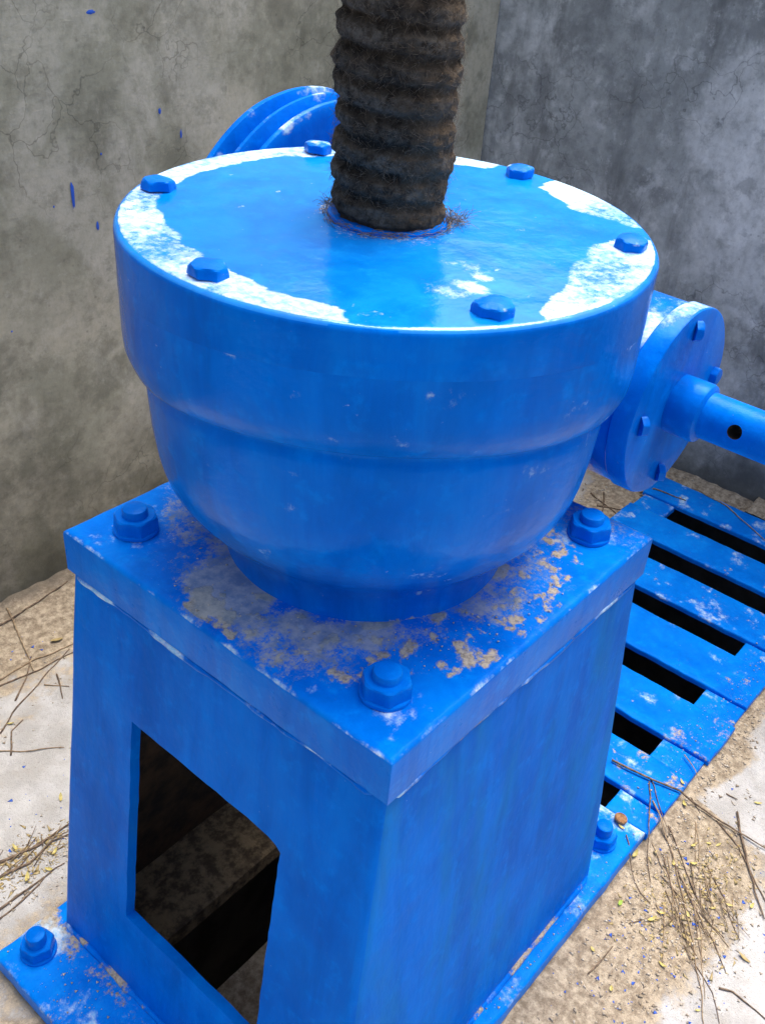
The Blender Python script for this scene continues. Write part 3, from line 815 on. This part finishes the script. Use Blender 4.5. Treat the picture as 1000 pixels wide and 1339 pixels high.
# lint fibres clinging to the stem
V, F = [], []
rows_v = int((.50 - .283) / .0011)
for k in range(6500):
    i = random.randrange(int(rows_v * .12), rows_v) * sn + random.randrange(sn)
    p = Vector(SV[i]); nrm = Vector((p.x - GC[0], p.y - GC[1], 0)).normalized()
    out_ = random.random() < .35
    tn = Vector((-nrm.y, nrm.x, 0)) * random.uniform(-1, 1) + Vector((0, 0, random.uniform(-1.2, .9))) + nrm * (random.uniform(.2, .9) if out_ else random.uniform(0, .15))
    tn.normalize(); L = random.uniform(.003, .009)
    bend = nrm * random.uniform(-.002, .001)
    p0 = p - nrm * .0004
    tube(V, F, [p0, p0 + tn * L * .5 + nrm * .0010, p0 + tn * L + bend + nrm * .0006], .00010, .00005, 3)
# tufts where the stem enters the cover
def tuft(cx, cy, rad_, cnt, hgt):
    for k in range(cnt):
        a = random.uniform(0, 6.28); r = rad_ * math.sqrt(random.random())
        p = Vector((cx + r * math.cos(a), cy + r * math.sin(a), HT + random.uniform(.0, hgt)))
        d = Vector((random.uniform(-1, 1), random.uniform(-1, 1), random.uniform(-.35, .6))).normalized(); L = random.uniform(.006, .016)
        q = p + d * L; q.z = max(q.z, HT + .0006); m_ = (p + q) / 2 + Vector((random.uniform(-1, 1), random.uniform(-1, 1), random.uniform(0, 1))) * .002
        tube(V, F, [p, m_, q], .00020, .00012, 3)
tuft(.030, -.036, .009, 90, .006); tuft(-.018, .042, .008, 80, .007)
for k in range(420):
    a = random.uniform(0, 6.28); r = random.uniform(.042, .052)
    p = Vector((GC[0] + r * math.cos(a), GC[1] + r * math.sin(a), HT + random.uniform(.0006, .004)))
    d = Vector((-math.sin(a), math.cos(a), random.uniform(-.2, .25))) * random.choice((-1, 1)); L = random.uniform(.005, .012)
    q = p + d * L; q.z = max(q.z, HT + .0006)
    tube(V, F, [p, (p + q) / 2 + Vector((0, 0, .001)), q], .00022, .00012, 3)
lm_ = mesh('lint', V, F); lo = obj('lint', shift(lm_, (*GC, .283)), M['lint'], ST, (*GC, .283)); tag(lo, kind='stuff')
def curl(name, pts, r0, r1, m, label, cat, group=None, n=6):
    V, F = [], []
    tube(V, F, pts, r0, r1, n)
    me = mesh(name, V, F); c = pts[0]
    return tag(obj(name, shift(me, c), m, None, c), label, cat, group)
curl('straw_stalk', [(-.030, -.020, HT + .0012), (-.040, -.008, HT + .0018), (-.042, .004, HT + .0014)], .0010, .0007, M['twig_pale'], 'short straw-coloured stalk lying at the foot of the screw stem on the cover', 'stalk')

# ================================================================== SLATTED PLATFORM
PL = empty('slatted_platform', (.78, -.03, -.60))
tag(PL, 'blue painted platform of parallel slats with dark slots, beside the hoist pedestal', 'platform')
xs = [(.400, .480), (.530, .624), (.676, .778), (.830, .921), (.978, 1.064), (1.122, 1.207)]
def slat_mask(seed):
    def f(V):
        x, y, z = V.T; Q = V * [1, 1, 0] + seed
        n1, n2 = fbm(Q, 14, 4), fbm(Q + 5, 45, 4)
        mk = np.zeros((len(V), 3)); top = z > -.560
        endd = sstep(-.13, -.235, y) + sstep(.10, .17, y) * .6
        mk[:, 1] = np.where(top, .10 + .28 * n1 + .50 * fbm(Q + 15, 60, 3) + .18 * endd, 0)
        mk[:, 2] = np.where(top, .04 + .20 * n2 + .10 * endd, 0)
        mk[:, 0] = np.where(top, .20 + .70 * fbm(Q + 25, 38, 4), 0)
        return mk
    return f
for k, (a, b) in enumerate(xs):
    y1 = .180 + random.uniform(-.004, .004); y0 = -.241 + random.uniform(-.004, .004)
    me = slab('slat', a, b, y0, y1, -.560, -.550, .0095, .003, zf=lambda x, y, s=k: .0011 * fbm(np.stack([x, y, 0 * x + s], 1), 18, 3), maskf=slat_mask(k * 3.1), edge_noise=.0012)
    c = ((a + b) / 2, -.03, -.598); obj('slat', shift(me, c), M['blue_slat'], PL, c)
gaps = [(.3535, .3985)] + [(xs[k][1] + .0015, xs[k + 1][0] - .0015) for k in range(5)]
for k, (a, b) in enumerate(gaps):
    for y0, y1 in ((-.238, -.172), (.108, .176)):
        me = slab('spacer_block', a, b, y0, y1, -.566, -.5540, .009, .003, zf=lambda x, y, s=k: .0010 * fbm(np.stack([x, y, 0 * x + s + 20], 1), 30, 3), maskf=slat_mask(k * 2.3 + 40), edge_noise=.0006)
        c = ((a + b) / 2, y0, -.598); obj('spacer_block', shift(me, c), M['blue_slat'], PL, c)
# a bare plank edge showing low in the slot next to the far wall
me = slab('plank', 1.066, 1.084, -.170, .106, -.598, -.578, .012, .002, edge_noise=.0008)
obj('plank', shift(me, (1.075, -.03, -.598)), M['twig_pale'], PL, (1.075, -.03, -.598))

# ================================================================== LITTER
def gh(x, y): return float(ground_h(np.array([x]), np.array([y]))[0])
def top_z(x, y):
    if -.326 < x < .352 and -.235 < y < .233: return -.5495
    if .352 < x < 1.207 and -.24 < y < .18: return -.5495
    return gh(x, y)
def twig(path, r, m, label, group, lift=.0):
    pts = []
    for (x0, y0), (x1, y1) in zip(path, path[1:]):
        k = max(2, int(math.hypot(x1 - x0, y1 - y0) / .012))
        for i in range(k):
            t = i / k; pts.append((x0 + (x1 - x0) * t, y0 + (y1 - y0) * t))
    pts.append(path[-1])
    s0 = random.uniform(0, 9); n = len(pts); P3 = []
    zs = [top_z(*p) + r * .8 for p in pts]
    for _ in range(3): zs = [max(zs[i], .5 * zs[i] + .25 * (zs[max(0, i - 1)] + zs[min(n - 1, i + 1)])) for i in range(n)]
    for i, p in enumerate(pts):
        q = np.array([[p[0] + s0, p[1], 0]])
        P3.append((p[0] + .0022 * float(vnoise(q, 40)[0]), p[1] + .0022 * float(vnoise(q + 5, 40)[0]), zs[i] + lift))
    V, F = [], []; tube(V, F, P3, r, r * .5, 6)
    V = np.array(V); V += np.stack([vnoise(V, 300), vnoise(V + 3, 300), vnoise(V + 7, 300)], 1) * r * .25
    me = mesh('twig', V, F)
    return tag(obj('twig', shift(me, P3[0]), m, None, P3[0]), label, 'twig', group)
TR = [[(0.405, -0.217), (0.367, -0.268), (0.334, -0.301), (0.283, -0.343), (0.242, -0.373), (0.178, -0.413)], [(0.434, -0.199), (0.366, -0.231), (0.306, -0.272)], [(0.349, -0.283), (0.324, -0.323), (0.29, -0.365)], [(0.427, -0.276), (0.362, -0.314), (0.335, -0.319)], [(0.381, -0.317), (0.355, -0.356), (0.313, -0.394)], [(0.351, -0.268), (0.296, -0.318), (0.258, -0.362)], [(0.289, -0.302), (0.215, -0.337)], [(0.249, -0.289), (0.232, -0.281)], [(0.32, -0.319), (0.303, -0.38)], [(0.338, -0.305), (0.31, -0.356), (0.295, -0.389)], [(0.329, -0.219), (0.28, -0.269), (0.275, -0.288)], [(0.44, -0.195), (0.397, -0.235), (0.377, -0.269)], [(0.329, -0.32), (0.287, -0.354), (0.211, -0.396)], [(0.295, -0.363), (0.264, -0.4)], [(0.458, -0.252), (0.442, -0.273)], [(0.515, -0.211), (0.49, -0.246)], [(0.14, -0.278), (0.189, -0.281)], [(0.246, -0.371), (0.227, -0.4), (0.191, -0.426)], [(0.355, -0.246), (0.318, -0.301), (0.293, -0.338)], [(0.392, -0.249), (0.352, -0.304), (0.317, -0.348)], [(0.399, -0.228), (0.374, -0.257), (0.349, -0.283)], [(0.421, -0.279), (0.363, -0.307)], [(0.308, -0.338), (0.254, -0.372)]]
twig([(0.428, -0.138), (0.438, -0.202), (0.446, -0.236), (0.454, -0.3), (0.466, -0.362), (.475, -.43)], .0018, M['twig'], 'longest dark twig, lying across the end of a blue slat onto the cement', 'twigs', .002)
twig([(0.453, -0.295), (0.44, -0.335), (0.401, -0.389), (.37, -.42)], .0012, M['twig'], 'thin dark twig forking off the longest twig on pale cement', 'twigs')
twig([(0.488, -0.308), (0.441, -0.345), (0.394, -0.381), (0.365, -0.407)], .0017, M['twig'], 'dark straight twig crossing the forked thin one on pale cement', 'twigs', .001)
twig([(0.236, -0.402), (0.243, -0.417), (0.239, -0.46)], .0015, M['twig'], 'dark bent twig by itself on pale cement, away from the straw tangle', 'twigs')
twig([(0.507, -0.285), (0.511, -0.302)], .0012, M['twig'], 'short dark stub of twig on the cement beyond the slat ends', 'twigs')
tl = 'thin brown twig in the tangle on sand beside the slat ends'
tp = 'pale straw-coloured stalk in the tangle on sand beside the slat ends'
for k, p in enumerate(TR): twig(p, random.uniform(.0007, .0012), M['twig'] if k % 3 else M['twig_pale'], tl if k % 3 else tp, 'brown twigs in the tangle by the slats' if k % 3 else 'pale stalks in the tangle by the slats')
for k in range(40):                              # further stalks of the same tangle
    cx, cy = random.gauss(.325, .035), random.gauss(-.318, .022)
    a = math.radians(random.gauss(222, 22)); L = random.uniform(.02, .05)
    twig([(cx, cy), (cx + L * math.cos(a), cy + L * math.sin(a))], random.uniform(.0005, .0008), M['twig_pale'] if k % 2 else M['twig'], tp if k % 2 else tl, 'pale stalks in the tangle by the slats' if k % 2 else 'brown twigs in the tangle by the slats', random.uniform(0, .003))
TL = [[(-0.07, 0.64), (-0.015, 0.644), (0.047, 0.632), (.09, .63)], [(-0.076, 0.63), (-0.022, 0.622), (0.039, 0.616), (.08, .612)], [(-0.128, 0.547), (-0.07, 0.579), (-0.006, 0.606), (0.047, 0.627)], [(0.024, 0.768), (-0.006, 0.668), (-0.022, 0.622)], [(-0.078, 0.587), (-0.039, 0.616), (-0.005, 0.654)], [(-0.002, 0.591), (-0.025, 0.54)], [(-0.146, 0.519), (-0.116, 0.489), (-0.079, 0.459)], [(-0.139, 0.5), (-0.114, 0.536), (-0.092, 0.546)], [(-0.006, 0.744), (0.036, 0.743), (0.137, 0.761)], [(-0.027, 0.585), (-0.003, 0.556)]]
TL2 = [[(-0.258, 0.338), (-0.22, 0.33), (-0.18, 0.339), (-0.14, 0.325)], [(-0.292, 0.285), (-0.257, 0.29), (-0.22, 0.297), (-.19, .297)], [(-0.21, 0.345), (-0.163, 0.347), (-.13, .345)], [(-0.246, 0.358), (-0.2, 0.343), (-0.154, 0.346)], [(-0.284, 0.296), (-0.221, 0.296)]]
for k, p in enumerate(TL): twig(p, random.uniform(.0011, .0018), M['twig'] if k % 3 else M['twig_pale'], 'brown twig on the pale floor between the pedestal and the brown wall' if k % 3 else 'straw-coloured twig on the pale floor between the pedestal and the brown wall', 'twigs by the brown wall' if k % 3 else 'pale twigs by the brown wall')
for k, p in enumerate(TL2): twig(p, random.uniform(.0013, .0022), M['twig'], 'long brown twig lying over the heap of chaff beside the foot plate', 'twigs beside the foot plate')
for k in range(16):
    cx, cy = random.gauss(-.225, .03), random.gauss(.335, .012); a = math.radians(random.gauss(10, 30)); L = random.uniform(.015, .04)
    twig([(cx, cy), (cx + L * math.cos(a), cy + L * math.sin(a))], random.uniform(.0006, .0010), M['twig_pale'] if k % 2 else M['twig'], 'short straw stalk in the heap of chaff beside the foot plate' if k % 2 else 'short brown twig bit in the heap of chaff beside the foot plate', 'straw beside the foot plate' if k % 2 else 'twig bits beside the foot plate', random.uniform(0, .003))
for p in ([(1.209, 0.114), (1.194, 0.031), (1.135, -0.076)],): twig(p, .0015, M['twig_pale'], 'pale straw lying on the slat next to the grey wall', 'twigs')
for p in ([(1.07, 0.272), (1.038, 0.19)], [(1.035, 0.238), (1.066, 0.190)], [(1.09, .25), (1.02, .215)], [(1.14, 0.195), (1.15, 0.10)]):
    twig(p, .0018, M['twig'], 'brown twig behind the pedestal at the inner slat ends', 'twigs at the inner slat ends')
# leaflets
def leaf_mesh(L, W_, curl_, seed):
    random.seed(seed); V = []; F = []; n = 7
    for i in range(n + 1):
        t = i / n; x = (t - .5) * L; wv = W_ * math.sin(math.pi * min(max(t, .03), .97)) ** .7; z = curl_ * (2 * t - 1) ** 2 * L
        V += [(x, -wv / 2, z + .18 * wv), (x, 0, z), (x, wv / 2, z + .18 * wv)]
    for i in range(n):
        b = i * 3; F += [(b, b + 3, b + 4, b + 1), (b + 1, b + 4, b + 5, b + 2)]
    o = len(V); V += [(x, y, z + .0004) for x, y, z in V]
    F += [tuple(o + q for q in f[::-1]) for f in F]
    return mesh('leaflet', V, F)
LM = [leaf_mesh(.011, .0036, .12, 1), leaf_mesh(.013, .0050, .2, 2), leaf_mesh(.009, .0045, .1, 3)]
LV = {k: [me.copy() for me in LM] for k in ('leaf', 'leaf_brown', 'leaf_green')}
random.seed(21)
def leaf(x, y, m, label, group, s=1):
    o = obj('leaflet', random.choice(LV[m]), M[m], None, (x, y, top_z(x, y) + .001), (random.uniform(-.3, .3), random.uniform(-.3, .3), random.uniform(0, 6.28)))
    o.scale = (s, s, s); tag(o, label, 'leaflet', group)
for i, (x, y) in enumerate([(0.409, -0.304), (0.326, -0.238), (0.42, -0.314), (0.295, -0.409), (0.27, -0.344), (0.371, -0.386), (0.349, -0.283), (0.528, -0.325), (0.35, -0.364), (0.192, -0.396), (0.142, -0.308), (0.367, -0.302), (0.275, -0.304), (0.213, -0.339), (.44, -.25), (.30, -.33), (.33, -.35), (.26, -.30), (.465, -.232), (.39, -.29)]):
    if i in (3, 4): leaf(x, y, 'leaf_brown', 'curled tan dry leaf on the floor by the twig tangle', 'tan leaves by the tangle', 1.5)
    else: leaf(x, y, 'leaf', 'tiny yellow leaflet on the sandy floor by the twig tangle', 'yellow leaflets by the tangle', random.uniform(.7, 1.1))
leaf(.248, -.259, 'leaf_green', 'tiny bright green leaflet on sand beside the foot plate edge', None, 1.1)
leaf(.169, -.266, 'leaf', 'tiny lemon-yellow leaflet on bare sand close to the foot plate edge', None, .9)
for x, y in [(-0.21, 0.303), (-0.22, 0.364), (-0.134, 0.389), (-0.255, 0.335), (-0.107, 0.551), (-.19, .32), (-.235, .312)]: leaf(x, y, 'leaf', 'tiny yellow leaflet on the floor beside the foot plate bolt', 'yellow leaflets by the foot plate', random.uniform(.8, 1.2))
leaf(.043, .657, 'leaf_brown', 'long tan dry leaf near the brown wall', None, 2.2)
# seed husk on the corner of the foot plate
me = revolve('seed_husk', [(.002, .0005), (.006, .0), (.0085, .0022), (.0090, .0052), (.0082, .0066), (.0070, .0058), (.004, .0042), (.001, .0040)], 20, jit=.0009)
tag(obj('seed_husk', me, M['cap'], None, (.344, -.2, -.5488), (.12, .08, 0)), 'brown round seed husk sitting on the corner of the blue foot plate', 'seed husk')
leaf(.335, -.207, 'leaf', 'pale leaflet against the brown seed husk on the foot plate', None, .9)

# crumbs of sand and gravel, paint flecks, chaff (uncountable)
def scatter(name, m, pts, smin, smax, flat, label, seed, long=1.0):
    r_ = np.random.default_rng(seed); V = []; F = []
    base = np.array([(1, 0, 0), (-.5, .87, 0), (-.5, -.87, 0), (.1, .05, .85), (0, 0, -.5)])
    fc = [(0, 1, 3), (1, 2, 3), (2, 0, 3), (1, 0, 4), (2, 1, 4), (0, 2, 4)]
    for x, y in pts:
        s_ = smin + (smax - smin) * r_.random() ** 3; a = r_.random() * 6.28
        R_ = np.array([[math.cos(a), -math.sin(a), 0], [math.sin(a), math.cos(a), 0], [0, 0, 1]])
        v = (base * (1 + .45 * r_.uniform(-1, 1, base.shape)) * [long, 1 / math.sqrt(long), flat]) @ R_.T * s_ + [x, y, top_z(x, y) + s_ * flat * .3]
        o = len(V); V += [tuple(q) for q in v]; F += [tuple(o + i for i in f) for f in fc]
    me = mesh(name, V, F, smooth=True)
    return tag(obj(name, me, m), label, None, None, 'stuff')
def cloud(n, cx, cy, sx, sy, ok):
    out = []
    while len(out) < n:
        x, y = rng.normal(cx, sx), rng.normal(cy, sy)
        if ok(x, y): out.append((x, y))
    return out
free = lambda x, y: (y < -.246 or y > .245 or x < -.335 or x > 1.215) and y < .78 and x < 1.27
right = cloud(2000, .28, -.315, .12, .05, lambda x, y: free(x, y) and y < 0) + cloud(500, .55, -.258, .12, .012, lambda x, y: free(x, y) and y < 0)
left = cloud(520, -.22, .325, .05, .03, lambda x, y: free(x, y) and y > 0) + cloud(350, -.02, .6, .12, .12, lambda x, y: free(x, y) and y > 0)
behind = cloud(350, 1.06, .24, .06, .04, lambda x, y: free(x, y)) + cloud(250, 1.235, .05, .015, .12, lambda x, y: free(x, y))
scatter('sand_crumbs', M['crumb'], right + left + behind, .0006, .0034, .7, 'loose sand and gravel crumbs on the floor around the platform', 3)
onp = cloud(240, .60, -.215, .16, .02, lambda x, y: .36 < x < 1.2 and -.238 < y < -.174) + cloud(90, -.285, .13, .02, .06, lambda x, y: -.322 < x < -.252 and -.2 < y < .228) + cloud(80, .15, -.225, .14, .004, lambda x, y: -.1 < x < .34 and -.234 < y < -.217)
scatter('dirt_crumbs', M['crumb'], onp, .0005, .0022, .5, 'sandy dirt crumbs on the blue slats and foot plate', 4)
chaff = cloud(800, .33, -.322, .05, .035, lambda x, y: free(x, y) and y < 0) + cloud(420, -.22, .335, .04, .016, lambda x, y: free(x, y) and y > 0)
scatter('chaff', M['leaf_brown'], chaff, .0008, .0040, .35, 'tan chaff and leaf bits among the twigs', 5, 2.2)
fl_pts = cloud(190, .26, -.32, .12, .05, lambda x, y: free(x, y) and y < 0) + cloud(45, -.17, .36, .06, .05, lambda x, y: free(x, y) and y > 0) + cloud(14, .0, .68, .03, .02, lambda x, y: free(x, y) and y > 0)
scatter('paint_flecks', M['fleck'], fl_pts, .0010, .0040, .10, 'blue paint flecks spattered on the sandy floor', 6)
_tz = top_z
top_z = lambda x, y: .0006
pc = cloud(420, -.01, -.03, .12, .12, lambda x, y: .129 < math.hypot(x, y) < .185 and max(abs(x), abs(y)) < .185 and (x < .1 or y < 0) and x + y < .09)
scatter('grit', M['crumb'], pc, .0004, .0016, .5, 'sandy grit lying round the bowl on the blue top plate', 8)
top_z = _tz
